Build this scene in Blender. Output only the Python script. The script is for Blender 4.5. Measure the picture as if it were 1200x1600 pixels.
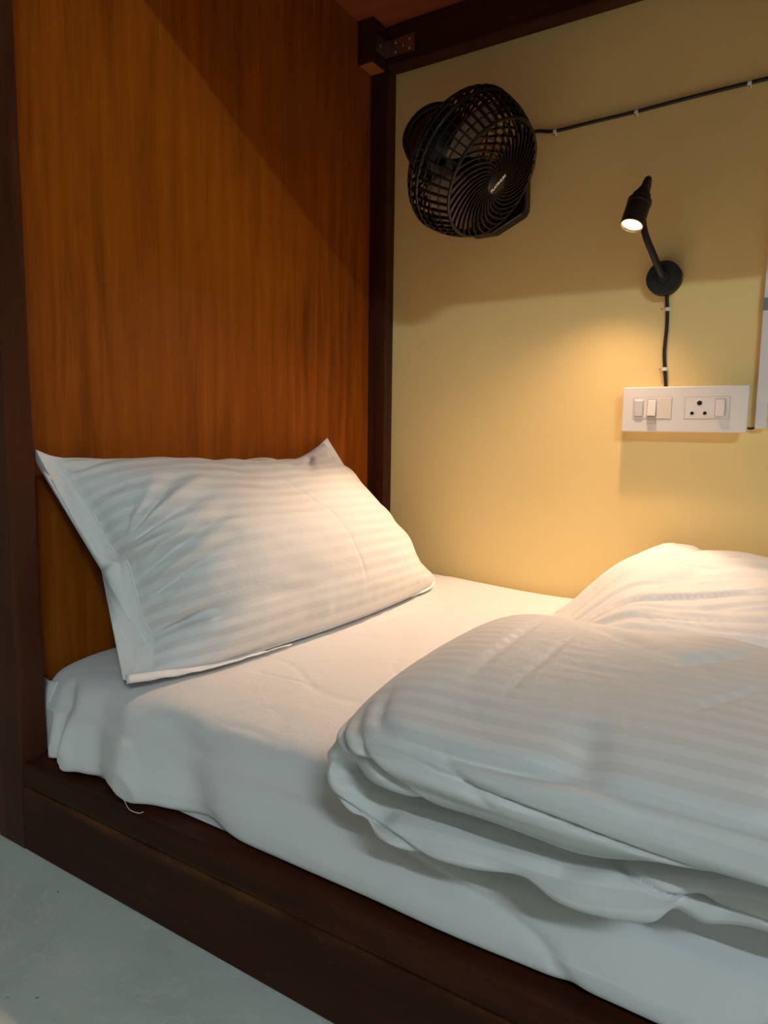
import bpy, bmesh, math, random
import numpy as np
from mathutils import Vector, Matrix, noise

random.seed(4)
for o in list(bpy.data.objects):
    bpy.data.objects.remove(o, do_unlink=True)
S = bpy.context.scene
COL = S.collection
PI = math.pi

# ------------------------------------------------------------------ camera
def camera():
    yaw, p, r = math.radians(31.7997), math.radians(-6.7386), math.radians(0.7286)
    f = Vector((-math.sin(yaw) * math.cos(p), math.cos(yaw) * math.cos(p), math.sin(p)))
    rt = Vector((math.cos(yaw), math.sin(yaw), 0))
    up = rt.cross(f)
    rt2 = rt * math.cos(r) + up * math.sin(r)
    up2 = up * math.cos(r) - rt * math.sin(r)
    m = Matrix((rt2, up2, -f)).transposed().to_4x4()
    m.translation = (1.0039, -1.5741, 0.627)
    cd = bpy.data.cameras.new('camera')
    cd.sensor_width = 36
    cd.sensor_fit = 'AUTO'
    cd.lens = 1077.77 / 1600 * 36
    cd.clip_start = 0.01
    c = bpy.data.objects.new('camera', cd)
    c.matrix_world = m
    COL.objects.link(c)
    S.camera = c
camera()

# ------------------------------------------------------------------ world, room light, exposure
w = bpy.data.worlds.new('world')
S.world = w
w.use_nodes = True
w.node_tree.nodes['Background'].inputs[0].default_value = (0.02, 0.022, 0.025, 1)
w.node_tree.nodes['Background'].inputs[1].default_value = 1.0
S.view_settings.view_transform = 'Standard'
S.view_settings.look = 'None'
S.view_settings.gamma = 1
S.view_settings.use_curve_mapping = False
S.view_settings.exposure = 0.63

TUBE = Vector((2.90, -3.23, 2.70))          # wall batten across the aisle
ROOM_L, ROOM_C = 275.0, (0.74, 0.91, 1.0)      # radiance of the bare tube
LAMP_W, LAMP_C = 11.0, (1.0, 0.64, 0.41)
LAMP_DIR = Vector((-0.16, -0.36, -0.92)).normalized()
LENS = Vector((0.669, -0.130, 1.030))

# ------------------------------------------------------------------ node helpers
class NT:
    def __init__(s, name):
        s.m = bpy.data.materials.new(name); s.m.use_nodes = True
        s.t = s.m.node_tree; s.b = s.t.nodes['Principled BSDF']
    def n(s, typ, **kw):
        x = s.t.nodes.new(typ)
        for k, v in kw.items(): setattr(x, k, v)
        return x
    def l(s, a, b): s.t.links.new(a, b)
    def set(s, **kw):
        for k, v in kw.items():
            i = s.b.inputs[k.replace('_', ' ')]
            i.default_value = (*v, 1) if isinstance(v, tuple) and len(v) == 3 else v
        return s
    def coord(s, scale=(1, 1, 1), kind='Object', rot=(0, 0, 0)):
        c = s.n('ShaderNodeTexCoord'); mp = s.n('ShaderNodeMapping')
        mp.inputs['Scale'].default_value = scale; mp.inputs['Rotation'].default_value = rot
        s.l(c.outputs[kind], mp.inputs[0]); return mp.outputs[0]
    def noise(s, vec, scale, detail=4, rough=.55, dist=0):
        x = s.n('ShaderNodeTexNoise'); s.l(vec, x.inputs['Vector'])
        x.inputs['Scale'].default_value = scale; x.inputs['Detail'].default_value = detail
        x.inputs['Roughness'].default_value = rough; x.inputs['Distortion'].default_value = dist
        return x.outputs['Fac']
    def ramp(s, fac, stops):
        x = s.n('ShaderNodeValToRGB'); s.l(fac, x.inputs[0]); e = x.color_ramp.elements
        while len(e) < len(stops): e.new(.5)
        for i, (p, c) in enumerate(stops):
            e[i].position = p; e[i].color = (*c, 1) if len(c) == 3 else c
        return x.outputs[0]
    def mix(s, fac, a, b, mode='MIX'):
        x = s.n('ShaderNodeMix', data_type='RGBA', blend_type=mode)
        for v, i in ((fac, 0), (a, 6), (b, 7)):
            if hasattr(v, 'is_linked'): s.l(v, x.inputs[i])
            else: x.inputs[i].default_value = v if i == 0 else (*v, 1)
        return x.outputs[2]
    def math(s, op, a, b=0.0, c=None):
        x = s.n('ShaderNodeMath', operation=op)
        for i, v in enumerate((a, b, c)):
            if v is None: continue
            if hasattr(v, 'is_linked'): s.l(v, x.inputs[i])
            else: x.inputs[i].default_value = v
        return x.outputs[0]
    def bump(s, h, strength=.2, dist=.002):
        x = s.n('ShaderNodeBump'); s.l(h, x.inputs['Height'])
        x.inputs['Strength'].default_value = strength; x.inputs['Distance'].default_value = dist
        s.l(x.outputs[0], s.b.inputs['Normal'])
    def base(s, c): s.l(c, s.b.inputs['Base Color'])

MAT = {}
def plain(name, col, rough=.5, metal=0., **kw):
    MAT[name] = NT(name).set(Base_Color=col, Roughness=rough, Metallic=metal, **kw).m

def wood(name, dark, mid, light, grain=(14, 14, .9), rough=.35, wear=None):
    t = NT(name); v = t.coord(grain)
    n1 = t.noise(v, 3.0, 8, .62, .5)
    v2 = t.coord(tuple(g * 6 if g > 2 else g * 1.4 for g in grain)); n2 = t.noise(v2, 4.0, 5, .7)
    v3 = t.coord((2.2, 2.2, 1.1)); n3 = t.noise(v3, 1.4, 4, .6)
    c = t.ramp(n1, [(.30, dark), (.52, mid), (.74, light)])
    c = t.mix(t.math('MULTIPLY', t.ramp(n2, [(.45, (0, 0, 0)), (.75, (1, 1, 1))]), .45), c, dark)
    c = t.mix(t.ramp(n3, [(.35, (.0, .0, .0)), (.70, (.5, .5, .5))]), c, light)
    if wear:
        nw = t.noise(t.coord((1, 1, 1)), 34, 6, .7)
        nz = t.noise(t.coord((3, 3, 3)), 2.0, 2)
        fac = t.math('MULTIPLY', t.ramp(nw, [(.60, (0, 0, 0)), (.70, (1, 1, 1))]), t.ramp(nz, [(.52, (0, 0, 0)), (.66, (.8, .8, .8))]))
        c = t.mix(fac, c, wear)
        sx = t.n('ShaderNodeSeparateXYZ'); t.l(t.coord((1, 1, 1)), sx.inputs[0])
        zz = t.math('ADD', sx.outputs[2], t.math('MULTIPLY', t.noise(t.coord((1.5, 1, 1)), 3, 3), .014))
        band = t.ramp(zz, [(.094, (0, 0, 0)), (.104, (1, 1, 1)), (.109, (1, 1, 1)), (.114, (0, 0, 0))])
        patch = t.ramp(t.noise(t.coord((1, 1, 1)), 4.5, 5, .65), [(.42, (0, 0, 0)), (.60, (.75, .75, .75))])
        c = t.mix(t.math('MULTIPLY', band, patch), c, wear)
    t.base(c)
    t.set(Roughness=rough, Specular_IOR_Level=.12)
    t.bump(n2, .12, .001)
    MAT[name] = t.m

wood('veneer', (.125, .024, .0014), (.25, .056, .0025), (.36, .098, .0055), rough=.42)
wood('dark_wood', (.022, .0065, .003), (.048, .014, .006), (.085, .026, .010), rough=.42)
wood('rail_wood', (.014, .0040, .0018), (.034, .0085, .003), (.065, .016, .005), grain=(.9, 14, 14), rough=.5, wear=(.12, .045, .012))
wood('beam_wood', (.022, .0065, .003), (.048, .014, .006), (.085, .026, .010), grain=(.9, 14, 14), rough=.4)
wood('red_ply', (.22, .045, .016), (.32, .070, .026), (.42, .12, .05), grain=(.9, 9, 9), rough=.4)
plain('bare_wood', (.42, .13, .035), .6)

def wall_paint(name, a, b, rough=.55):
    t = NT(name); v = t.coord()
    c = t.ramp(t.noise(v, 1.6, 5, .6), [(.3, a), (.7, b)])
    n = t.noise(v, 5.0, 3, .5); n2 = t.noise(v, 130, 3, .6)
    t.base(c); t.set(Roughness=rough)
    t.bump(t.math('ADD', t.math('MULTIPLY', n, 3.0), t.math('MULTIPLY', n2, .12)), .22, .004)
    MAT[name] = t.m
wall_paint('yellow_paint', (.88, .655, .27), (.92, .695, .30))
wall_paint('white_paint', (.46, .44, .39), (.50, .48, .43))

def marble():
    t = NT('pale_marble'); v = t.coord()
    c = t.ramp(t.noise(v, 3.2, 8, .65, 1.2), [(.28, (.53, .57, .52)), (.55, (.64, .68, .63)), (.75, (.72, .74, .69))])
    vein = t.ramp(t.noise(v, 5.0, 6, .6, 2.5), [(.49, (0, 0, 0)), (.505, (.6, .6, .6)), (.52, (0, 0, 0))])
    c = t.mix(vein, c, (.76, .78, .73))
    spk = t.ramp(t.noise(v, 42, 2, .5), [(.735, (0, 0, 0)), (.76, (.8, .8, .8))])
    c = t.mix(spk, c, (.10, .09, .075))
    t.base(c); t.set(Roughness=.32, Specular_IOR_Level=.4)
    MAT['pale_marble'] = t.m
marble()

def cloth(name, col, alt=None, period=.03):
    t = NT(name)
    if alt:
        uv = t.n('ShaderNodeUVMap'); sp = t.n('ShaderNodeSeparateXYZ'); t.l(uv.outputs[0], sp.inputs[0])
        wob = t.math('MULTIPLY', t.noise(t.coord((1, 1, 1)), 9, 2), .006)
        k = t.math('FRACT', t.math('DIVIDE', t.math('ADD', sp.outputs[1], wob), period))
        st = t.ramp(t.math('PINGPONG', k, .5), [(.215, (0, 0, 0)), (.275, (1, 1, 1))])
        fade = t.ramp(t.noise(t.coord((1, 1, 1)), 3.2, 2), [(.36, (.35, .35, .35)), (.60, (1, 1, 1))])
        st = t.math('MULTIPLY', st, fade)
        t.base(t.mix(st, col, alt))
        r = t.math('ADD', t.math('MULTIPLY', st, -.38), .88)
        t.l(r, t.b.inputs['Roughness'])
    else:
        t.set(Base_Color=col, Roughness=.85)
    v = t.coord((1, 1, 1))
    weave = t.noise(v, 900, 2, .5)
    crump = t.noise(v, 22, 5, .62, .8)
    t.bump(t.math('ADD', t.math('MULTIPLY', weave, .10), t.math('MULTIPLY', crump, 1.0)), .28, .0045)
    t.set(Sheen_Weight=.12, Sheen_Roughness=.5)
    MAT[name] = t.m
cloth('sheet_cotton', (.80, .80, .795))
cloth('striped_sateen', (.84, .84, .83), (.745, .745, .735), .0215)
cloth('plain_sateen', (.84, .84, .83))

plain('black_plastic', (.0035, .0033, .0035), .30)
plain('black_matte', (.010, .0095, .009), .48)
plain('black_rubber', (.012, .011, .010), .55)
plain('smoky_blade', (.24, .15, .10), .25)
plain('white_plastic', (.80, .77, .74), .32)
plain('ivory_plastic', (.78, .70, .60), .4)
plain('clip_plastic', (.78, .78, .76), .4)
plain('hole_black', (.004, .004, .004), .8)
plain('steel', (.45, .43, .40), .32, 1.0)
plain('grey_tape', (.22, .23, .24), .5)
plain('print_white', (.85, .85, .85), .5)
t = NT('clear_plastic').set(Base_Color=(.85, .82, .78), Roughness=.25, Transmission_Weight=.6, IOR=1.3); MAT['clear_plastic'] = t.m
t = NT('lamp_lens').set(Base_Color=(.9, .8, .7), Roughness=.3, Emission_Color=(1.0, .76, .48), Emission_Strength=1.6); MAT['lamp_lens'] = t.m
t = NT('lamp_reflector').set(Base_Color=(.9, .82, .7), Roughness=.25, Metallic=.9); MAT['lamp_reflector'] = t.m
t = NT('tube_diffuser').set(Base_Color=(.9, .9, .9), Roughness=.4, Emission_Color=(*ROOM_C, 1), Emission_Strength=ROOM_L); MAT['tube_diffuser'] = t.m

# ------------------------------------------------------------------ object helpers
def obj(name, me, mat, parent=None, smooth=False):
    o = bpy.data.objects.new(name, me)
    if mat: 
        me.materials.clear(); me.materials.append(MAT[mat])
    if smooth:
        for p in me.polygons: p.use_smooth = True
    COL.objects.link(o)
    if parent:
        o.parent = parent
        o.matrix_parent_inverse = base_matrix(parent).inverted()
    return o
def base_matrix(o):
    m = o.matrix_basis.copy()
    if o.parent: m = base_matrix(o.parent) @ o.matrix_parent_inverse @ m
    return m
def thing(name, label, cat, loc, group=None):
    o = bpy.data.objects.new(name, None); COL.objects.link(o)
    o.location = loc; o.empty_display_size = .05
    return tag(o, label, cat, group)
def tag(o, label, cat, group=None):
    o['label'] = label; o['category'] = cat
    if group: o['group'] = group
    return o
def struct(o):
    o['kind'] = 'structure'; return o

def box_me(lo, hi, bevel=0., seg=2):
    bm = bmesh.new(); bmesh.ops.create_cube(bm, size=1)
    for v in bm.verts:
        v.co = Vector([(lo[i] + hi[i]) / 2 + v.co[i] * (hi[i] - lo[i]) for i in range(3)])
    if bevel > 0:
        bmesh.ops.bevel(bm, geom=bm.edges[:], offset=bevel, segments=seg, profile=.5, affect='EDGES')
    return fin(bm)
def fin(bm, name='m'):
    bmesh.ops.recalc_face_normals(bm, faces=bm.faces[:])
    me = bpy.data.meshes.new(name); bm.to_mesh(me); bm.free(); return me
def box(name, lo, hi, mat, parent=None, bevel=.0, seg=2):
    return obj(name, box_me(lo, hi, bevel, seg), mat, parent)

def frame(axis):
    a = Vector(axis).normalized()
    h = Vector((0, 0, 1)) if abs(a.z) < .9 else Vector((1, 0, 0))
    x = h.cross(a).normalized(); y = a.cross(x)
    return Matrix((x, y, a)).transposed()
def lathe_me(prof, origin=(0, 0, 0), axis=(0, 0, 1), n=40, cap=True):
    """prof: list of (r, h)."""
    F = frame(axis); O = Vector(origin); bm = bmesh.new(); rings = []
    for r, h in prof:
        if r < 1e-6: rings.append([bm.verts.new(O + F @ Vector((0, 0, h)))])
        else: rings.append([bm.verts.new(O + F @ Vector((r * math.cos(2 * PI * i / n), r * math.sin(2 * PI * i / n), h))) for i in range(n)])
    for a, b in zip(rings, rings[1:]):
        for i in range(n):
            j = (i + 1) % n
            if len(a) == 1 and len(b) == 1: continue
            if len(a) == 1: bm.faces.new((a[0], b[i], b[j]))
            elif len(b) == 1: bm.faces.new((a[i], a[j], b[0]))
            else: bm.faces.new((a[i], a[j], b[j], b[i]))
    if cap:
        for r in (rings[0], rings[-1]):
            if len(r) > 1: bm.faces.new(r)
    return fin(bm)
def catmull(pts, n, closed=False):
    P = [Vector(p) for p in pts]; out = []; L = len(P)
    segs = L if closed else L - 1
    for s in range(segs):
        if closed: p0, p1, p2, p3 = P[(s - 1) % L], P[s], P[(s + 1) % L], P[(s + 2) % L]
        else: p0, p1, p2, p3 = P[max(s - 1, 0)], P[s], P[s + 1], P[min(s + 2, L - 1)]
        for k in range(n):
            t = k / n
            out.append(.5 * ((2 * p1) + (p2 - p0) * t + (2 * p0 - 5 * p1 + 4 * p2 - p3) * t * t + (3 * p1 - p0 - 3 * p2 + p3) * t ** 3))
    if not closed: out.append(P[-1])
    return out
def tube_me(path, r, n=8, closed=False, flat=None):
    """r: radius or list; swept along path."""
    P = [Vector(p) for p in path]; bm = bmesh.new(); rings = []; L = len(P); up = None
    for i, p in enumerate(P):
        if closed: d = (P[(i + 1) % L] - P[(i - 1) % L]).normalized()
        else: d = (P[min(i + 1, L - 1)] - P[max(i - 1, 0)]).normalized()
        if up is None:
            up = Vector((0, 0, 1)) if abs(d.z) < .9 else Vector((1, 0, 0))
        x = up.cross(d).normalized(); y = d.cross(x); up = y
        rr = r[i] if isinstance(r, (list, tuple)) else r
        rings.append([bm.verts.new(p + (x * math.cos(2 * PI * k / n) + y * math.sin(2 * PI * k / n)) * rr) for k in range(n)])
    pairs = list(zip(rings, rings[1:])) + ([(rings[-1], rings[0])] if closed else [])
    for a, b in pairs:
        for k in range(n):
            j = (k + 1) % n; bm.faces.new((a[k], a[j], b[j], b[k]))
    if not closed:
        bm.faces.new(rings[0]); bm.faces.new(rings[-1])
    return fin(bm)
def grid_me(V, closed_s=False, uv=None, cap0=False, cap1=False):
    """V: array (nx, ns, 3) -> mesh with quads, optional uv (nx, ns(+1), 2)."""
    nx, ns = V.shape[:2]; verts = V.reshape(-1, 3).tolist(); faces = []; fuv = []
    m = ns if closed_s else ns - 1
    for i in range(nx - 1):
        for s in range(m):
            j = (s + 1) % ns
            faces.append((i * ns + s, (i + 1) * ns + s, (i + 1) * ns + j, i * ns + j))
            if uv is not None: fuv += [uv[i, s], uv[i + 1, s], uv[i + 1, s + 1], uv[i, s + 1]] if uv.shape[1] > s + 1 else [uv[i, s]] * 4
    for c, i in ((cap0, 0), (cap1, nx - 1)):
        if c:
            k = len(verts); verts.append(V[i].mean(0).tolist())
            for s in range(m):
                j = (s + 1) % ns
                faces.append((k, i * ns + s, i * ns + j) if i == 0 else (k, i * ns + j, i * ns + s))
                if uv is not None: fuv += [uv[i, s]] * 3
    me = bpy.data.meshes.new('m'); me.from_pydata(verts, [], faces)
    if uv is not None:
        L = me.uv_layers.new(name='UVMap'); L.data.foreach_set('uv', np.array(fuv, dtype=np.float32).ravel())
    bm = bmesh.new(); bm.from_mesh(me); bmesh.ops.recalc_face_normals(bm, faces=bm.faces[:]); bm.to_mesh(me); bm.free()
    me.update(); return me
def nz(x, y, z=0.): return noise.noise(Vector((x, y, z)))
def sm(a, b, x):
    t = min(1., max(0., (x - a) / (b - a))); return t * t * (3 - 2 * t)
def normals(V, closed_s=False):
    du = np.gradient(V, axis=0)
    if closed_s: dv = (np.roll(V, -1, 1) - np.roll(V, 1, 1)) / 2
    else: dv = np.gradient(V, axis=1)
    n = np.cross(du, dv); l = np.linalg.norm(n, axis=2, keepdims=True); return n / np.maximum(l, 1e-9)

# ================================================================== THE ROOM
X0, X1, Y0, Y1, ZC = -.16, 4.4, -3.3, 0., 2.85
def slab(name, lo, hi, mat): return struct(box(name, lo, hi, mat))
slab('floor', (X0 - .1, Y0 - .1, -.08), (X1 + .1, Y1 + .1, 0), 'pale_marble')
slab('ceiling', (X0 - .1, Y0 - .1, ZC), (X1 + .1, Y1 + .1, ZC + .08), 'white_paint')
slab('wall_back', (X0 - .1, Y1, 0), (X1 + .1, Y1 + .1, ZC), 'yellow_paint')
slab('wall_left', (X0 - .1, Y0, 0), (X0, Y1, ZC), 'white_paint')
slab('wall_right', (X1, Y0, 0), (X1 + .1, Y1, ZC), 'white_paint')
slab('wall_front', (X0 - .1, Y0 - .1, 0), (X1 + .1, Y0, ZC), 'white_paint')

def batten():
    t = thing('tube_light_fitting', 'long white tube light fitting on the wall across the aisle', 'lamp', (TUBE.x, Y0, TUBE.z))
    box('housing', (TUBE.x - .6, Y0, TUBE.z - .025), (TUBE.x + .6, Y0 + .035, TUBE.z + .035), 'white_plastic', t, .004)
    obj('tube', lathe_me([(.014, -.575), (.014, .575)], (TUBE.x, Y0 + .052, TUBE.z), (1, 0, 0), 20), 'tube_diffuser', t, True)
    for s in (-1, 1):
        box('end_cap', (TUBE.x + s * .587 - .013, Y0 + .02, TUBE.z - .02), (TUBE.x + s * .587 + .013, Y0 + .072, TUBE.z + .02), 'white_plastic', t, .003)
batten()

# ================================================================== THE BUNK BED
HB = 1.600   # underside of the upper deck
def bed():
    b = thing('bunk_bed', 'dark varnished wooden bunk bed with a tall veneered headboard panel', 'bed', (1.0, -.52, 0))
    box('headboard_panel', (-.018, -1.02, .0), (0, -.03, 2.35), 'veneer', b)
    for x0, x1, y0, y1 in ((-.02, .05, -1.036, -.994), (-.02, .05, -.042, -.002), (2.03, 2.10, -1.036, -.994), (2.03, 2.10, -.042, -.002)):
        box('post', (x0, y0, 0), (x1, y1, 2.35), 'dark_wood', b, .0025)
    r = box('side_rail', (.05, -1.036, 0), (2.03, -1.004, .100), 'rail_wood', b, .004, 3)
    box('rail_cap', (.05, -1.0345, .100), (2.03, -.985, .136), 'rail_wood', b, .005, 3)
    box('side_rail', (.05, -.030, 0), (2.03, -.004, .125), 'rail_wood', b, .003)
    box('foot_panel', (2.045, -.994, .0), (2.065, -.042, 1.0), 'veneer', b)
    n = 9
    for i in range(n):
        x = .06 + i * (1.96 / n)
        box('deck_board', (x, -.98, .100), (x + .195, -.032, .122), 'beam_wood', b, .002)
    box('wall_beam', (.05, -.048, 1.508), (2.03, -.002, HB), 'beam_wood', b, .003)
    box('upper_deck', (.0, -1.0, HB), (2.05, -.0005, HB + .018), 'red_ply', b)
    box('front_beam', (.05, -1.036, 1.497), (2.03, -.990, HB + .16), 'beam_wood', b, .003)
    k = box('corner_block', (.0, -.102, 1.502), (.045, -.042, HB), 'dark_wood', b, .0015)
    box('cut_end', (.004, -.098, 1.4995), (.041, -.046, 1.5025), 'bare_wood', k, .001)
    # steel angle bracket wrapped from the block onto the wall beam
    pts = [(.0465, -.094), (.0465, -.0545), (.052, -.0495), (.128, -.0495)]
    bm = bmesh.new()
    z0, z1, th = 1.526, 1.565, .002
    ring = catmull([(x, y, 0) for x, y in pts], 6)
    prev = None
    for i, p in enumerate(ring):
        d = (ring[min(i + 1, len(ring) - 1)] - ring[max(i - 1, 0)]).normalized(); nrm = Vector((d.y, -d.x, 0))
        q = [bm.verts.new((p.x + nrm.x * s * th, p.y + nrm.y * s * th, z)) for s, z in ((0, z0), (1, z0), (1, z1), (0, z1))]
        if prev:
            for a in range(4): bm.faces.new((prev[a], prev[(a + 1) % 4], q[(a + 1) % 4], q[a]))
        else: bm.faces.new(q)
        prev = q
    bm.faces.new(prev)
    br = obj('bracket', fin(bm), 'steel', b)
    for x, z in ((.075, 1.535), (.075, 1.556), (.095, 1.545), (.113, 1.535), (.113, 1.556)):
        obj('screw', lathe_me([(.004, 0), (.0035, .0015), (0, .0022)], (x, -.0514, z), (0, -1, 0), 12), 'steel', br, True)
    obj('screw', lathe_me([(.004, 0), (.0035, .0015), (0, .0022)], (.0484, -.075, 1.545), (1, 0, 0), 12), 'steel', br, True)
bed()

# ================================================================== MATTRESS
MZ = .257
def sheet_z(x, y):
    """height of the sheet on top of the mattress"""
    h = .0030 * nz(x * 3.2, y * 3.0, 1.7) + .0012 * nz(x * 10 + y * 5, y * 8 - x * 4, 5.1)
    rd = abs(nz(x * 5 + y * 3.5, y * 4 - x * 3, 21.)); h -= .0011 * math.exp(-(rd / .05) ** 2)
    rd = abs(nz(x * 5 - y * 8, (y + x) * 2.0, 27.)); h -= .0012 * math.exp(-(rd / .035) ** 2)
    return h + .013 * sm(.50, .15, x) * sm(-.35, -.05, y)
def mattress():
    xs = list(np.concatenate([.008 + .028 * (1 - np.cos(np.linspace(0, PI / 2, 12)[:-1])), np.linspace(.036, 1.15, 230), np.linspace(1.17, 1.96, 30), 1.96 + .045 * np.sin(np.linspace(.2, PI / 2, 8))]))
    yb, z0, z1 = -.014, .138, MZ
    base = [(yb, .17), (yb, .225), (yb - .012, .248), (yb - .05, z1), *[(-.08 - .03 * q, z1 + .003 * math.sin(PI * q / 27)) for q in range(1, 27)], (-.9, z1 - .001),
            (-.945, z1 - .008), (-.968, z1 - .022), (-.982, z1 - .045), (-.996, .200), (-1.010, .176), (-1.017, .158), (-1.013, .143), (-.98, z0), (-.9, z0), (-.6, z0 - .001), (-.3, z0 - .001), (-.06, z0), (yb - .01, z0 + .01)]
    prof = catmull([(0, y, z) for y, z in base], 11, True)
    ns = len(prof); V = np.zeros((len(xs), ns, 3))
    cy, cz = -.5, .2
    for i, x in enumerate(xs):
        tt = min(1., (x - .008) / .028); k = math.sqrt(max(0., 1 - (1 - tt) ** 2))
        t2 = min(1., (2.006 - x) / .046); k = min(k, math.sqrt(max(0., 1 - (1 - t2) ** 2)))
        ins = .022 * (1 - k) if x < 1 else .045 * (1 - k)
        for s, p in enumerate(prof):
            y, z = p.y, p.z
            top = sm(.20, .25, z)
            y2 = cy + (y - cy) * (1 - ins / .48); z2 = cz + (z - cz) * (1 - .8 * ins / .06)
            y2 -= .046 * sm(.10, .035, x) * sm(-.20, -.02, y)          # clear of the wall-side post
            if z > z0 + .002:
                z2 += top * sheet_z(x, y)
                sd = 1 - sm(.225, .254, z)
                if y < -.9:
                    dn = sm(.25, .15, z)
                    f = .0055 * nz(x * 2.6, z * 3, 12.) * sd + .0022 * nz(x * 9 + z * 14, z * 12, 2.) * sd
                    # soft vertical folds by the head corner
                    for cx, wd, am, sl in ((.075, .014, -.010, .35), (.105, .016, .008, .3), (.150, .022, -.007, .5), (.215, .028, .010, .6), (.305, .045, -.012, .9)):
                        f -= 1.6 * am * math.exp(-((x - cx - sl * (.24 - z)) / wd) ** 2) * (.35 + .65 * dn) * sd
                    rd = abs(nz(x * 2.6 - z * 7, z * 8 + x * 2, 31.)); f += .0035 * math.exp(-(rd / .04) ** 2) * sd * sm(.45, .7, x)
                    y2 += f
                    # the hem tucks in higher and lower along the rail
                    if z < .165: z2 += .004 * nz(x * 5, 0, 44.)
                    y2 = max(y2, -1.026)
            if x < .062: y2 = max(y2, -.9905 + .0 * x)
            if x < .10 and y < -.9: y2 = max(y2, -.9905 - .035 * sm(.058, .10, x))
            V[i, s] = (x, y2, max(z2, .1375))
    me = grid_me(V, True, None, True, True)
    o = obj('mattress', me, 'sheet_cotton', None, True)
    tag(o, 'white mattress in a plain cotton sheet filling the low wooden bed base', 'mattress')
    # tucked corner fold of the sheet at the head end
    N, K = 30, 12
    W = np.zeros((N, K, 3))
    for i in range(N):
        t = i / (N - 1)
        for k in range(K):
            q = k / (K - 1)
            z = MZ - .020 - t * .098
            wdt = .030 + .008 * math.sin(t * 5 + 1)
            x = .0045 + q * wdt + .006 * t
            y = -.966 - .020 * math.sin(min(1, t * 2.0) * PI / 2) - .0045 * math.sin(q * PI) - .0015 + .0015 * nz(t * 6, q * 3, 4.)
            W[i, k] = (x, max(y, -.9915), z)
    f = obj('corner_fold', grid_me(W), 'sheet_cotton', o, True)
    sol = f.modifiers.new('solid', 'SOLIDIFY'); sol.thickness = .002
    th = catmull([(.262, -1.026, .150), (.275, -1.030, .144), (.290, -1.034, .139), (.305, -1.032, .138), (.312, -1.030, .141)], 6)
    obj('loose_thread', tube_me(th, .0004, 5), 'plain_sateen', o, True)
mattress()

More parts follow.
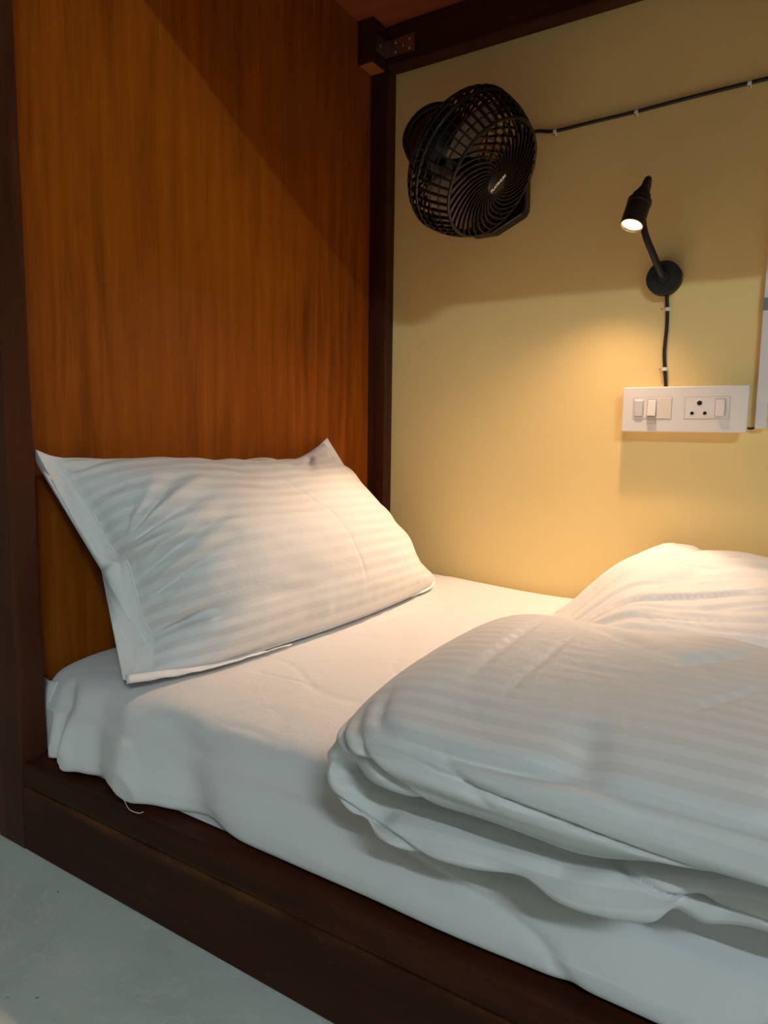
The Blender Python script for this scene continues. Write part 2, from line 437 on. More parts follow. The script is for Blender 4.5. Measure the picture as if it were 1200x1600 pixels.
# ================================================================== PILLOW
def resample(pts, n):
    c = catmull(pts, 40); L = [0]
    for a, b in zip(c, c[1:]): L.append(L[-1] + (b - a).length)
    out = []; j = 0
    for i in range(n):
        d = L[-1] * i / (n - 1)
        while j < len(L) - 2 and L[j + 1] < d: j += 1
        t = (d - L[j]) / max(1e-9, L[j + 1] - L[j]); out.append(c[j].lerp(c[j + 1], min(1, max(0, t))))
    return np.array([list(p) for p in out])
def pillow():
    NS, NT_, NF = 230, 180, 14
    left = [(.187, -.960, .268), (.182, -.940, .277), (.172, -.930, .299), (.155, -.895, .301), (.140, -.918, .347), (.135, -.919, .371), (.130, -.923, .398),
            (.125, -.917, .409), (.118, -.913, .421), (.105, -.933, .434), (.085, -.944, .472), (.060, -.962, .529), (.036, -.980, .569), (.030, -.980, .592)]
    seam = [(.212, -.931, .266), (.198, -.915, .275), (.178, -.896, .306), (.172, -.894, .315), (.162, -.903, .347), (.150, -.904, .385), (.137, -.907, .425),
            (.130, -.916, .434), (.115, -.921, .452), (.085, -.927, .499), (.048, -.944, .561), (.042, -.944, .579)]
    SB, ST, BR, TR = seam[0], seam[-1], (.232, -.098, .272), (.016, -.243, .607)
    bot = resample([SB, (.248, -.846, .266), (.262, -.708, .265), (.283, -.497, .267), (.279, -.240, .269), (.262, -.150, .271), BR], NS)
    top = resample([ST, (.036, -.900, .578), (.036, -.826, .572), (.040, -.740, .566), (.040, -.650, .557), (.038, -.560, .559), (.036, -.480, .556), (.034, -.380, .562), (.026, -.300, .585), TR], NS)
    rig = resample([BR, (.200, -.158, .312), (.150, -.196, .390), (.085, -.240, .495), (.055, -.250, .545), TR], NT_)
    lef = resample(seam, NT_); rim = resample(left, NT_)
    P = np.zeros((NS, NT_, 3)); s_ = np.linspace(0, 1, NS)[:, None, None]; t_ = np.linspace(0, 1, NT_)[None, :, None]
    P = (1 - t_) * bot[:, None] + t_ * top[:, None] + (1 - s_) * lef[None] + s_ * rig[None] - ((1 - s_) * (1 - t_) * bot[0] + s_ * (1 - t_) * bot[-1] + (1 - s_) * t_ * top[0] + s_ * t_ * top[-1])
    nrm = np.array([.80, -.16, .56]); nrm /= np.linalg.norm(nrm)
    FR, FT, FB = .030, .010, .014
    # folds: start (a, t), heading in degrees, length, width, depth
    folds = [(0, .555, 62, .10, .007, -.006), (0, .555, 50, .15, .008, .007), (0, .555, 41, .20, .008, -.008), (0, .553, 31, .23, .009, .008), (0, .55, 21, .20, .008, -.008), (0, .545, 12, .16, .008, .006),
             (0, .53, 2, .12, .008, -.006), (0, .46, 26, .17, .009, .005), (0, .42, 24, .20, .008, -.006), (0, .36, 27, .20, .009, .005), (0, .32, 24, .17, .008, -.006), (0, .27, 20, .13, .008, .005),
             (0, .185, 8, .085, .006, -.016), (0, .23, 14, .10, .010, .007), (0, .72, -20, .06, .009, -.004), (0, .80, -12, .05, .009, -.004),
             (0, .93, 8, .10, .007, -.005), (0, .97, -2, .16, .007, -.004), (.80, .96, 205, .16, .010, -.007), (.92, .92, 235, .12, .012, -.005), (.93, .06, 150, .10, .010, -.004), (.34, .98, -8, .16, .010, -.004)]
    folds = [(a, t, math.cos(math.radians(h)), math.sin(math.radians(h)), L, w, d) for a, t, h, L, w, d in folds]
    F = np.zeros((NS + NF, NT_, 3)); B = F.copy(); WR = F[:, :, :1].copy(); UV = np.zeros((NS + NF, NT_, 2))
    for i in range(NS + NF):
        a = (i - NF) / (NS - 1)
        for j in range(NT_):
            t = j / (NT_ - 1); h = wr = flap = 0.
            if i < NF:
                q = i / NF; base = rim[j] * (1 - q) + lef[j] * q
                flap = (.004 * nz(q * 2, t * 8, 15.) + .002 * nz(q * 3, t * 24, 18.)) * (1 - q) - .003 * math.sin(q * PI)
            else:
                base = P[i - NF, j]
                b = (t - FB) / (1 - FB - FT); aa = a / (1 - FR)
                if 0 < aa < 1 and 0 < b < 1:
                    ea = (1 - abs(2 * aa - 1) ** 2.9) ** .54; eb = (1 - abs(2 * b - 1) ** 2.3) ** .56
                    h = ea * eb * (1 - .30 * (abs(2 * aa - 1) * abs(2 * b - 1)) ** 3)
                    X, Y = a * .80, t * .42
                    for fa, ft, c, s, L, w, d in folds:
                        dx, dy = X - fa * .80, Y - ft * .42
                        al = dx * c + dy * s
                        if al < -.01 or al > L: continue
                        u = max(0, al / L); of = dy * c - dx * s + .9 * al * al * s
                        ww = w * (.55 + .9 * u)
                        if abs(of) > 3 * ww: continue
                        wr += d * math.exp(-(of / ww) ** 2) * (1 - u) ** .8 * min(1, (al + .01) / .02)
                    e = min(1, aa * 26) * min(1, b * 18, (1 - b) * 18)
                    wr *= e
                    wr += e * math.exp(-aa / .12) * .004 * nz(t * 19, aa * 6, 8.)
                    wr += .007 * nz(a * 3.0, t * 2.6, 3.3) * h + .0014 * nz(a * 9 + t * 6, t * 11, 6.) * h
                    for cs, wv in ((.50, .0012), (.70, .0013)):
                        wr -= wv * math.exp(-((a - cs - .02 * math.sin(t * 5)) / .005) ** 2) * sm(.05, .3, t) * sm(.95, .6, t)
                    wr += .0025 * math.exp(-b / .07) * nz(a * 30, b * 3, 2) * min(1, b * 20)
                    wr += .006 * math.exp(-(1 - b) / .12) * nz(a * 13, b * 3, 7) * min(1, (1 - b) * 16)
                    wr += .010 * math.exp(-(1 - aa) / .10) * nz(t * 9, a * 3, 9) * min(1, (1 - aa) * 16)
                else:
                    flap = .005 * nz(a * 7, t * 9, 15.) * min(1, a * 10)
            UV[i, j] = (a * .80, (t * .40 + .007 * h) if i >= NF else 0.)
            T = .128 * h; th = .0016
            F[i, j] = base + nrm * (T + flap + th); WR[i, j, 0] = wr
            B[i, j] = base + nrm * (-.42 * T + flap - th)
    N = normals(F)
    if (N[NS // 2, NT_ // 2] @ nrm) < 0: N = -N
    F += N * WR * 1.7
    for A, e in ((F, .002), (B, 0.)):
        for i in range(NS + NF):
            for j in range(NT_):
                A[i, j, 0] = max(A[i, j, 0], .004 + e)
                A[i, j, 2] = max(A[i, j, 2], MZ + .0065 + sheet_z(A[i, j, 0], A[i, j, 1]) + e)
    V = np.concatenate([F, B[:, ::-1]], axis=1); UVc = np.concatenate([UV, UV[:, ::-1], UV[:, :1]], axis=1)
    me = grid_me(V, True, UVc, True, True)
    o = obj('pillow', me, 'striped_sateen', None, True)
    tag(o, 'plump white pillow in a striped sateen case leaning on the wooden headboard', 'pillow')
    # raised double stitching along the left flange, in the two runs either side of the pinch
    for j0, j1 in ((int(.17 * NT_), int(.525 * NT_)), (int(.565 * NT_), NT_ - 4)):
        path = [Vector(F[NF - 1, j]) + Vector(nrm) * .0006 for j in range(j0, j1, 2)]
        obj('hem_stitching', tube_me(path, .0011, 6), 'plain_sateen', o, True)
    # hem folded out on the sheet along the bottom edge
    def flap_strip(ctrl, n, wid, dirv, lift):
        K = 8; pts = resample(ctrl, n); H = np.zeros((n, K, 3))
        for i in range(n):
            u = i / (n - 1); w_ = wid(u)
            for k in range(K):
                q = k / (K - 1); p = pts[i] + np.array(dirv) * q * w_
                H[i, k] = (p[0], p[1], MZ + .009 + sheet_z(p[0], p[1]) + lift * math.sin(q * PI) * (1 - u) + .0014 * (1 + nz(u * 14, q * 2, 5)))
        f = obj('hem_flap', grid_me(H), 'plain_sateen', o, True)
        m = f.modifiers.new('solid', 'SOLIDIFY'); m.thickness = .0015
    flap_strip([(.186, -.955, 0), (.232, -.872, 0), (.260, -.780, 0), (.274, -.690, 0)], 44, lambda u: .004 + .026 * sm(1, .05, u), (.62, -.42, 0), .008)
    flap_strip([(.262, -.330, 0), (.266, -.225, 0), (.254, -.150, 0), (.236, -.104, 0)], 34, lambda u: .004 + .018 * math.sin(PI * u), (.95, -.25, 0), .003)
    lt = catmull([(.122, -.912, .405), (.105, -.896, .380), (.098, -.896, .362), (.104, -.898, .352), (.116, -.898, .356), (.120, -.894, .372)], 6)
    obj('loose_thread', tube_me(lt, .0004, 5), 'plain_sateen', o, True)
pillow()

# ================================================================== DUVET
def duvet():
    root = thing('duvet', 'thick white striped duvet folded over on the mattress beside the pillow', 'duvet', (1.2, -.55, MZ + .004))
    # ---- front folded roll: closed cross-sections swept along the bed
    x0 = .606
    xs = np.concatenate([x0 + .12 * (1 - np.cos(np.linspace(.04, PI / 2, 56)[:-1])), np.linspace(x0 + .12, 1.15, 150), np.linspace(1.17, 1.95, 28)])
    A = [(-.60, .270), (-.80, .269), (-.96, .268), (-1.022, .255), (-1.050, .249), (-1.066, .260), (-1.062, .276), (-1.034, .287), (-.985, .293),
         (-1.034, .303), (-1.072, .309), (-1.094, .324), (-1.097, .346), (-1.082, .370), (-1.042, .386), (-.97, .397), (-.87, .402), (-.78, .398), (-.70, .384), (-.645, .356), (-.62, .318), (-.60, .285)]
    Bp = [(-.60, .270), (-.80, .269), (-.96, .268), (-1.022, .255), (-1.050, .251), (-1.070, .262), (-1.077, .278), (-1.080, .290), (-1.081, .298),
          (-1.082, .306), (-1.083, .314), (-1.083, .324), (-1.081, .342), (-1.068, .364), (-1.034, .382), (-.96, .395), (-.87, .400), (-.78, .396), (-.70, .382), (-.645, .354), (-.62, .318), (-.60, .285)]
    n = 13
    pa = np.array([list(p)[1:] for p in catmull([(0, y, z) for y, z in A], n, True)])
    pb = np.array([list(p)[1:] for p in catmull([(0, y, z) for y, z in Bp], n, True)])
    ns = len(pa)
    arc = np.concatenate([[0], np.cumsum(np.linalg.norm(np.diff(np.vstack([pa, pa[:1]]), axis=0), axis=1))])
    V = np.zeros((len(xs), ns, 3)); UV = np.zeros((len(xs), ns + 1, 2))
    for i, x in enumerate(xs):
        t = min(1., (x - x0) / .12); k = math.sqrt(max(1e-4, 1 - (1 - t) ** 2))
        cr = sm(x0 + .010, x0 + .070, x)
        prof = pb + (pa - pb) * cr
        for s in range(ns):
            y, z = prof[s]
            zc = .304
            z2 = zc + (z - zc) * (k if z > zc else k ** .75)
            ck = 1 - k
            y2 = y + (.045 * ck * sm(-.90, -1.06, y)) - .03 * ck * sm(-.75, -.62, y)
            low = sm(.300, .270, z) * sm(-1.0, -1.04, y)
            z2 += low * (-.012 * sm(.80, .66, x) + .016 * sm(.82, 1.0, x))
            mid = math.exp(-((z - .300) / .03) ** 2) * sm(-.96, -1.02, y)
            z2 += mid * (.024 * sm(.86, 1.02, x) - .006 * sm(.80, .70, x))
            y2 += .024 * sm(.85, 1.05, x) * sm(-1.0, -1.04, y) * sm(.34, .28, z)
            V[i, s] = (x, y2, z2)
        UV[i, :, 0] = x; UV[i, :, 1] = arc
    N = normals(V, True)
    if np.mean(np.sum(N * (V - V.mean(axis=1, keepdims=True)), axis=2)) < 0: N = -N
    W = V.copy()
    def line(x, y, ax, ay, bx, by, wd, dep):
        ux, uy = bx - ax, by - ay; L2 = ux * ux + uy * uy
        q = max(0, min(1, ((x - ax) * ux + (y - ay) * uy) / L2))
        dd = math.hypot(x - ax - q * ux, y - ay - q * uy)
        return -dep * math.exp(-(dd / wd) ** 2) * math.sin(PI * min(1, max(.12, q * .8 + .15)))
    for i in range(len(xs)):
        x = xs[i]
        for s in range(ns):
            _, y, z = V[i, s]
            if z < .276 and y > -1.0: continue
            fr = sm(-1.0, -1.06, y)
            d = .0075 * nz(x * 3.4, y * 4, z * 5) + .0012 * nz(x * 10 + y * 6, y * 10, z * 10)
            # long slack folds along the front faces
            d += fr * (.0080 * nz(x * 2.6 + z * 16, z * 34 - x * 2, 3.) + .0032 * nz(x * 6 - z * 18, z * 50, 8.))
            r = abs(nz(x * 1.7 - z * 11 + 3, z * 17 + x * 2.4, 17.)); d -= fr * .0075 * math.exp(-(r / .045) ** 2)
            # seam-like crease on the shoulder, broad hollow under it, slanting fold off the folded end
            d -= fr * .0035 * math.exp(-((z - .371 - .006 * nz(x * 3, 0, 5)) / .0035) ** 2) * sm(.68, .76, x)
            d -= fr * .0075 * math.exp(-((z - .340 - .05 * (x - .85) * 0) / .0085) ** 2) * sm(.76, .88, x)
            d -= fr * .0080 * math.exp(-((z - .352 + (x - .665) * .62) / .007) ** 2) * sm(.655, .675, x) * sm(.76, .72, x)
            d -= fr * .0040 * math.exp(-((z - .362 + (x - .76) * .55) / .005) ** 2) * sm(.75, .765, x) * sm(.82, .79, x)
            # pinched folds of the lower layer
            for cx, cw, sl, am in ((.676, .016, .7, .009), (.800, .034, -1.2, .007), (.845, .018, 1.4, .005), (.945, .011, .6, .013), (.985, .03, -.8, .006)):
                d -= fr * am * sm(.312, .285, z) * math.exp(-((x - cx - sl * (z - .27)) / cw) ** 2)
            # hollow where the folded end turns under
            d -= .022 * math.exp(-((x - .655) / .026) ** 2 - ((z - .315 - (x - .655) * .3) / .015) ** 2) * sm(-1.0, -1.05, y)
            d -= .006 * math.exp(-((x - .690) / .03) ** 2 - ((z - .335 + (x - .69) * .5) / .010) ** 2) * fr
            # creases on the top
            tp = sm(.362, .388, z)
            d += tp * (line(x, y, .79, -.735, .905, -.83, .015, .011) + line(x, y, .900, -.840, .968, -.760, .010, .012) + line(x, y, .84, -.82, .93, -.86, .006, .006)
                       + line(x, y, .93, -.97, .99, -.86, .004, .004) + line(x, y, .735, -.99, .735, -.74, .006, .0025) + line(x, y, .78, -1.0, .79, -.75, .004, .002))
            d += tp * .007 * math.exp(-((x - .93) / .05) ** 2 - ((y + .70) / .04) ** 2)
            rr = abs(nz(x * 5 + y * 3, y * 4 - x * 2, 40.)); d -= tp * .0022 * math.exp(-(rr / .04) ** 2) * sm(.72, .85, x)
            W[i, s] = V[i, s] + N[i, s] * d
            if y > -1.0: W[i, s, 2] = max(W[i, s, 2], MZ + .009)
    o = obj('folded_roll', grid_me(W, True, UV, True, True), 'striped_sateen', root, True)
    # ---- back layer spread towards the wall
    ys = np.linspace(-.70, -.016, 130); bx = np.concatenate([np.linspace(.580, 1.15, 190), np.linspace(1.17, 1.95, 26)])
    G = np.zeros((len(bx), len(ys), 3)); UV = np.zeros((len(bx), len(ys), 2)); Bt = G.copy()
    for i, x in enumerate(bx):
        for j, y in enumerate(ys):
            edge = .585 + .05 * sm(-.25, -.6, y) + .012 * nz(y * 7, 0, 2)
            q = min(1, max(0, (x - edge) / .185)); up = q * (2 - q) * .55 + .45 * q * q * (3 - 2 * q)
            H = .142 * up * (1 - .17 * sm(.80, 1.0, x) * sm(-.5, 0, y)) * (1 - .22 * sm(-.30, -.62, y))
            H *= 1 - .20 * sm(-.07, -.012, y) ** 2
            ph = math.atan2(y + .80, x - .30)
            f = .0065 * nz(ph * 8 + 1.5 * nz(x * 3, y * 3, 4), math.hypot(x - .3, y + .8) * 1.6, 6.) + .0035 * nz(ph * 20, x * 2.2, 14.)
            r = abs(nz(ph * 8, x * 2.0, 23.)); f -= .0075 * math.exp(-(r / .05) ** 2)
            r = abs(nz(ph * 13 + 3, x * 3.0, 33.)); f -= .0045 * math.exp(-(r / .045) ** 2)
            f += .004 * nz(x * 6, y * 6, 11.)
            fl = MZ + .0060 + sheet_z(x, y)
            G[i, j] = (x, y, fl + .001 + max(0, H + f * sm(0, .5, up)) + .004 * min(1, up * 8) - .0012)
            Bt[i, j] = (x, y, fl)
            UV[i, j] = (x, y)
    V = np.concatenate([G, Bt[:, ::-1]], axis=1); UVc = np.concatenate([UV, UV[:, ::-1], UV[:, :1]], axis=1)
    obj('spread_layer', grid_me(V, True, UVc, True, True), 'plain_sateen', root, True)
duvet()

# ================================================================== WALL FAN
def fan():
    fc = Vector((.4143, -.225, 1.1305)); n = Vector((.80, -.12, -.59)).normalized()
    root = thing('wall_fan', 'black cage fan mounted on the yellow wall beside the corner post', 'fan', (.37, -.012, 1.16))
    # local frame: z = blowing direction, x = direction of the lettering
    xl = Vector((.36, .30, .90)); xl = (xl - n * xl.dot(n)).normalized(); yl = n.cross(xl)
    T = Matrix((xl, yl, n)).transposed().to_4x4(); T.translation = fc
    def part(name, me, mat, parent=root, smooth=True, rot=0., M=None):
        o = obj(name, me, mat, None, smooth); o.parent = parent
        o.matrix_basis = base_matrix(parent).inverted() @ T @ Matrix.Rotation(rot, 4, 'Z') @ (M or Matrix())
        return o
    def ring_me(r, z, th, n_=72): return tube_me([(r * math.cos(2 * PI * i / n_), r * math.sin(2 * PI * i / n_), z) for i in range(n_)], th, 6, True)
    def blade_me(pts, wd, dp, ax=(0, 0, 1)):
        """flat rib: deep along ax, narrow across"""
        bm = bmesh.new(); prev = None; P = [Vector(p) for p in pts]
        for i, p in enumerate(P):
            d = (P[min(i + 1, len(P) - 1)] - P[max(i - 1, 0)]).normalized(); a = Vector(ax); x = d.cross(a).normalized(); a = x.cross(d)
            q = [bm.verts.new(p + x * u * wd + a * v * dp) for u, v in ((-1, -1), (1, -1), (1, 1), (-1, 1))]
            if prev:
                for k in range(4): bm.faces.new((prev[k], prev[(k + 1) % 4], q[(k + 1) % 4], q[k]))
            else: bm.faces.new(q)
            prev = q
        bm.faces.new(prev); return fin(bm)
    R1, R2, ZM, ZR = .116, .139, -.070, -.122
    cage = part('front_grill', ring_me(R1, 0, .0036), 'black_plastic')
    # spiral ribs of the front grill
    pts = []
    for i in range(15):
        q = i / 14; r = .018 + (R1 - .018) * q; a = 1.30 * (q ** .85)
        pts.append((r * math.cos(a), r * math.sin(a), .010 * (1 - q ** 2)))
    rib = blade_me(pts, .0012, .0030); NR = 34
    for k in range(NR): part('grill_rib', rib, 'black_plastic', cage, False, 2 * PI * k / NR)
    hub = part('hub_cap', lathe_me([(.024, .004), (.024, .013), (.021, .0155), (0, .0165)], (0, 0, 0), (0, 0, 1), 40), 'black_plastic', cage)
    cu = bpy.data.curves.new('lettering', 'FONT'); cu.body = 'PLATINUM'; cu.size = .0088; cu.align_x = 'CENTER'; cu.align_y = 'CENTER'; cu.extrude = .0003; cu.offset = .0005
    tmp = bpy.data.objects.new('lettering', cu); COL.objects.link(tmp)
    me = bpy.data.meshes.new_from_object(tmp.evaluated_get(bpy.context.evaluated_depsgraph_get())); bpy.data.objects.remove(tmp)
    part('lettering', me, 'print_white', hub, False, 0, Matrix.Translation((0, 0, .0172)))
    # side basket: bars along the air stream crossed by hoops
    side = part('side_basket', ring_me(R2, ZM, .0048), 'black_plastic')
    bar = blade_me([(R1 + (R2 - R1) * math.sin(q * PI / 2), 0, ZM * q) for q in np.linspace(0, 1, 7)], .0016, .0030, (1, 0, 0)); NB = 46
    for k in range(NB): part('basket_bar', bar, 'black_plastic', side, False, 2 * PI * (k + .5) / NB)
    for q in (.28, .52, .76):
        part('basket_ring', ring_me(R1 + (R2 - R1) * math.sin(q * PI / 2), ZM * q, .0019), 'black_plastic', side)
    rear = part('rear_grill', ring_me(.062, ZR - .010, .005), 'black_plastic')
    rp = [(R2, ZM), (R2 + .004, ZM - .014), (R2 - .003, ZM - .030), (.120, ZM - .045), (.095, ZR - .004), (.060, ZR - .010)]
    rb = blade_me(catmull([(r, 0, z) for r, z in rp], 4), .0016, .0022, (1, 0, 0)); NQ = 46
    for k in range(NQ): part('grill_rib', rb, 'black_plastic', rear, False, 2 * PI * k / NQ)
    for r, z in ((R2 + .004, ZM - .014), (R2 - .002, ZM - .029), (.130, ZM - .038), (.115, ZM - .0465), (.098, ZR - .003), (.080, ZR - .008)):
        part('basket_ring', ring_me(r, z, .0024), 'black_plastic', rear)
    # three broad blades
    rot = part('rotor', lathe_me([(.024, -.075), (.026, -.035), (.022, -.028), (0, -.026)], (0, 0, 0), (0, 0, 1), 32), 'black_plastic')
    rows = []
    for i in range(9):
        q = i / 8; r = .020 + .100 * q; half = (.32 + .46 * math.sin(q * PI * .62))
        rows.append([(r * math.cos(p * half + .35 * q), r * math.sin(p * half + .35 * q), -.050 + .020 * p * (1 - .3 * q)) for p in np.linspace(-1, 1, 9)])
    bl = grid_me(np.array(rows))
    for k in range(3):
        b = part('blade', bl, 'smoky_blade', rot, True, 2 * PI * k / 3 + .9)
        m = b.modifiers.new('solid', 'SOLIDIFY'); m.thickness = .002
    # motor behind the cage with its carrying loop
    part('motor_housing', lathe_me([(.064, -.112), (.066, -.150), (.062, -.186), (.050, -.206), (.024, -.214), (0, -.215)], (0, 0, 0), (0, 0, 1), 40), 'black_plastic')
    loop = catmull([(.050, .000, -.160), (.066, .006, -.190), (.064, .010, -.222), (.040, .012, -.246), (.005, .012, -.252), (-.030, .008, -.240), (-.050, 0, -.205), (-.054, 0, -.170)], 6)
    part('carry_loop', tube_me(loop, .0100, 10), 'black_plastic')
    # wall base and swivel arm
    poly = [(.262, 1.232), (.395, 1.262), (.409, 1.250), (.411, 1.130), (.404, 1.117), (.335, 1.085), (.280, 1.085), (.262, 1.105)]
    bm = bmesh.new()
    f0 = [bm.verts.new((x, -.001, z)) for x, z in poly]; f1 = [bm.verts.new((x, -.030, z)) for x, z in poly]
    bm.faces.new(f0); bm.faces.new(f1)
    for i in range(len(poly)): bm.faces.new((f0[i], f0[(i + 1) % len(poly)], f1[(i + 1) % len(poly)], f1[i]))
    bmesh.ops.bevel(bm, geom=[e for e in bm.edges if all(v.co.y < -.02 for v in e.verts)], offset=.005, segments=3, affect='EDGES', profile=.5)
    obj('wall_base', fin(bm), 'black_plastic', root)
    pv = fc - n * .165
    arm = catmull([(.345, -.028, 1.185), (.33, -.06, 1.19), (.30, -.10, 1.205), tuple(pv - Vector((0, -.05, 0)))], 8)
    obj('swivel_arm', tube_me(arm, .013, 12), 'black_plastic', root, True)
fan()

# ------------------------------------------------------------------ cables
def cable(name, label, pts, r, clips, up, group=None):
    t = thing(name, label, 'cable', pts[0], group)
    obj('cord', tube_me(catmull(pts, 10), r, 8), 'black_rubber', t, True)
    for c in clips:
        c = Vector(c); K = Vector(up); d = Vector((K.z, 0, -K.x))
        bm = bmesh.new()
        # saddle over the cord with a nail tab on one side
        prof = [(-.0075, 0), (-.0055, .004), (-.004, .0085), (0, .0105), (.004, .0085), (.0055, .003), (.0058, 0)]
        rows = []
        for s in (-.0035, .0035): rows.append([bm.verts.new(c + d * s + K * a + Vector((0, -b, 0))) for a, b in prof])
        for a in range(len(prof) - 1): bm.faces.new((rows[0][a], rows[0][a + 1], rows[1][a + 1], rows[1][a]))
        for rw in rows: bm.faces.new(rw)
        o = obj('cable_clip', fin(bm), 'clip_plastic', t)
        obj('nail', lathe_me([(.0006, 0), (.0006, .012), (.002, .012), (.002, .0128), (0, .013)], c - K * .0095, (0, -1, 0), 10), 'steel', o, True)
Yc = -.0045
cable('power_cable', 'thin black cable clipped across the upper wall from the fan', [(.385, -.016, 1.262), (.396, -.012, 1.288), (.421, Yc, 1.299), (.465, Yc, 1.291), (.55, Yc, 1.2925), (.638, Yc, 1.294), (.847, Yc, 1.3005), (1.4, Yc, 1.306), (1.9, Yc, 1.306)], .0036,
      [(.465, 0, 1.290), (.638, 0, 1.293), (.847, 0, 1.2995), (1.1, 0, 1.303)], (0, 0, 1))
cable('power_cable', 'short black cable running from the reading lamp down to the switch box', [(.7175, Yc, .925), (.7215, Yc, .886), (.7225, Yc, .850), (.7205, Yc, .800), (.7235, Yc, .763), (.7275, Yc, .727)], .0036,
      [(.7215, 0, .886), (.7235, 0, .763)], (1, 0, 0))

# ------------------------------------------------------------------ reading lamp
def lamp():
    t = thing('reading_lamp', 'lit black gooseneck reading lamp fixed to the yellow wall', 'lamp', (.713, -.001, .948))
    b = obj('wall_plate', lathe_me([(.0345, 0), (.0345, .019), (.0335, .0205), (.012, .0212), (.011, .026), (0, .0265)], (.713, -.001, .948), (0, -1, 0), 48), 'black_matte', t, True)
    md = b.modifiers.new('es', 'EDGE_SPLIT'); md.split_angle = math.radians(35)
    obj('screw', lathe_me([(.003, 0), (.0028, .002), (0, .003)], (.7475, -.010, .948), (1, 0, .1), 12), 'steel', b, True)
    U = -LAMP_DIR
    topc = LENS + U * .080
    neck = catmull([(.713, -.020, .949), (.7085, -.034, .958), (.697, -.052, .988), (.683, -.066, 1.024), (.676, -.068, 1.055), (.677, -.066, 1.085), (.680, -.068, 1.108),
                    (.684, -.076, 1.124), (.686, -.088, 1.126), tuple(LENS + U * .095), tuple(topc)], 8)
    obj('gooseneck', tube_me(neck, .0068, 14), 'black_matte', t, True)
    prof = [(r, h * 1.22) for r, h in [(.0215, 0), (.0225, .001), (.0225, .036), (.0215, .037), (.0230, .038), (.0230, .045), (.0200, .0475), (.0180, .048), (.0185, .050), (.0170, .056), (.0130, .058), (.0130, .061), (.0105, .066), (.007, .072), (0, .072)]]
    inner = [(0, .008), (.0190, .006), (.0205, .0)]
    h = obj('lamp_head', lathe_me(prof, LENS, U, 40, False), 'black_matte', t, True)
    md = h.modifiers.new('es', 'EDGE_SPLIT'); md.split_angle = math.radians(35)
    obj('bezel', lathe_me([(.0215, 0), (.0205, -.0006), (.0195, .0005), (.0185, .005)], LENS, U, 40, False), 'lamp_reflector', h, True)
    obj('lens', lathe_me([(.0186, .005), (.010, .0045), (0, .0043)], LENS, U, 40, False), 'lamp_lens', h, True)
    # main beam of the reflector, and its spill boosted as an added wide fill
    for nm, e, size, bl in (('reading_spot', LAMP_W, 74, .45), ('reading_fill', LAMP_W * .85, 128, 1.0)):
        sd = bpy.data.lights.new(nm, 'SPOT')
        sd.energy = e; sd.color = LAMP_C; sd.spot_size = math.radians(size); sd.spot_blend = bl; sd.shadow_soft_size = .014
        so = bpy.data.objects.new(nm, sd)
        so.location = LENS + LAMP_DIR * .004
        so.rotation_euler = LAMP_DIR.to_track_quat('-Z', 'Y').to_euler(); COL.objects.link(so)
lamp()

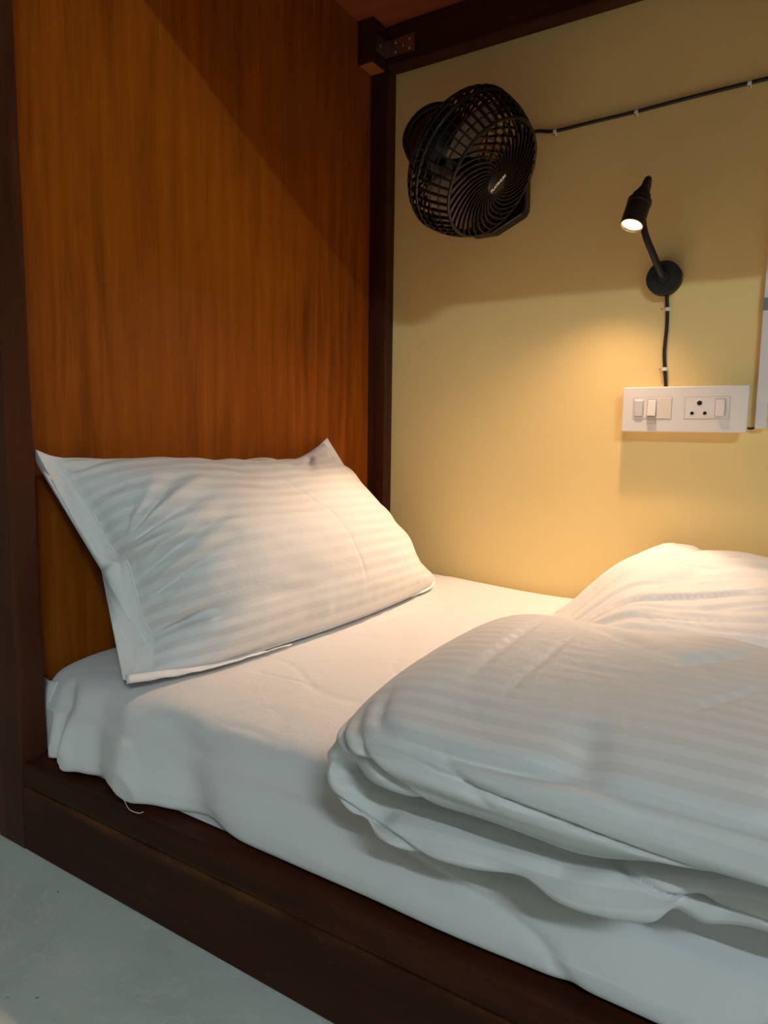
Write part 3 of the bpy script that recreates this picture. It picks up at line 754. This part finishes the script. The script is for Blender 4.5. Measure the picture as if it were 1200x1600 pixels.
# ------------------------------------------------------------------ switch box
def switches():
    xa, xb, za, zb, yf = .6478, .8878, .6315, .7245, -.035
    t = thing('switch_box', 'white switch and socket box on the wall under the reading lamp', 'switch box', ((xa + xb) / 2, 0, za))
    box('back_box', (xa + .005, -.027, za + .005), (xb - .005, -.0005, zb - .005), 'white_plastic', t, .002)
    p = box('cover_plate', (xa, yf, za), (xb, -.026, zb), 'white_plastic', t, .0022, 3)
    y = yf
    def mod(name, x0, x1, z0, z1, out, mat, bev=.001, par=p): return box(name, (xa + x0, y - out, za + z0), (xa + x1, y + .002, za + z1), mat, par, bev)
    def outline(x0, x1, z0, z1):
        for a, b, c, d in ((x0, x1, z0, z0 + .0006), (x0, x1, z1 - .0006, z1), (x0, x0 + .0006, z0, z1), (x1 - .0006, x1, z0, z1)):
            box('module_gap', (xa + a, y - .0003, za + c), (xa + b, y + .001, za + d), 'gap_brown', p)
    outline(.0215, .0995, .0265, .0715); outline(.1235, .2075, .0265, .0715)
    mod('module_face', .0222, .0988, .0272, .0708, .0006, 'white_plastic', .0004)
    mod('module_face', .1242, .2068, .0272, .0708, .0006, 'white_plastic', .0004)
    def rocker(x0, mat='white_plastic', tilt=1):
        me = box_me((-.0085, -.003, -.0165), (.0085, .003, .0165), .0018, 3)
        for v in me.vertices:
            v.co.y += tilt * v.co.z * .12
        o = obj('rocker_switch', me, mat, None); o.parent = p; o.matrix_parent_inverse = base_matrix(p).inverted()
        o.location = (xa + x0, y - .0025, za + .049)
        for sx in (-1, 1):
            g = box('module_gap', (xa + x0 + sx * .0093 - .0004, y - .0009, za + .0315), (xa + x0 + sx * .0093 + .0004, y, za + .0665), 'gap_brown', p)
        box('module_gap', (xa + x0 - .0093, y - .0009, za + (.0662 if tilt > 0 else .0312)), (xa + x0 + .0093, y, za + (.0672 if tilt > 0 else .0322)), 'gap_brown', p)
    rocker(.0340, tilt=-1); rocker(.0600, tilt=1); rocker(.1900, tilt=1)
    mod('blank_module', .0735, .0985, .0275, .0705, .0012, 'ivory_plastic', .0006)
    mod('indicator_tab', .0515, .0685, .0165, .0315, .0045, 'clear_plastic', .001)
    for x, z, r in ((.1515, .0590, .0048), (.1385, .0385, .0036), (.1625, .0385, .0036)):
        h = obj('socket_rim', lathe_me([(r + .0018, 0), (r + .0016, .0006), (r, .0008)], (xa + x, y - .0006, za + z), (0, -1, 0), 24, False), 'ivory_plastic', p, True)
        obj('socket_hole', lathe_me([(r, 0), (r, .0003), (0, .0003)], (xa + x, y - .0006, za + z), (0, -1, 0), 24), 'hole_black', p)
plain('gap_brown', (.46, .34, .27), .7)
switches()

def trunking():
    t = thing('cable_trunking', 'narrow white cable trunking on the wall beside the switch box', 'trunking', (.913, 0, .637))
    box('channel', (.9005, -.012, .640), (.9185, -.0005, 1.285), 'white_plastic', t, .001)
    box('lid', (.8995, -.0155, .640), (.9195, -.011, 1.285), 'white_plastic', t, .0012)
    box('tape', (.8990, -.0162, .868), (.9200, -.0060, .892), 'grey_tape', t, .0003)
    obj('cable_stub', tube_me(catmull([(.886, -.006, .641), (.894, -.007, .640), (.902, -.008, .643), (.908, -.007, .6435)], 6), .0022, 8), 'black_rubber', t, True)
trunking()
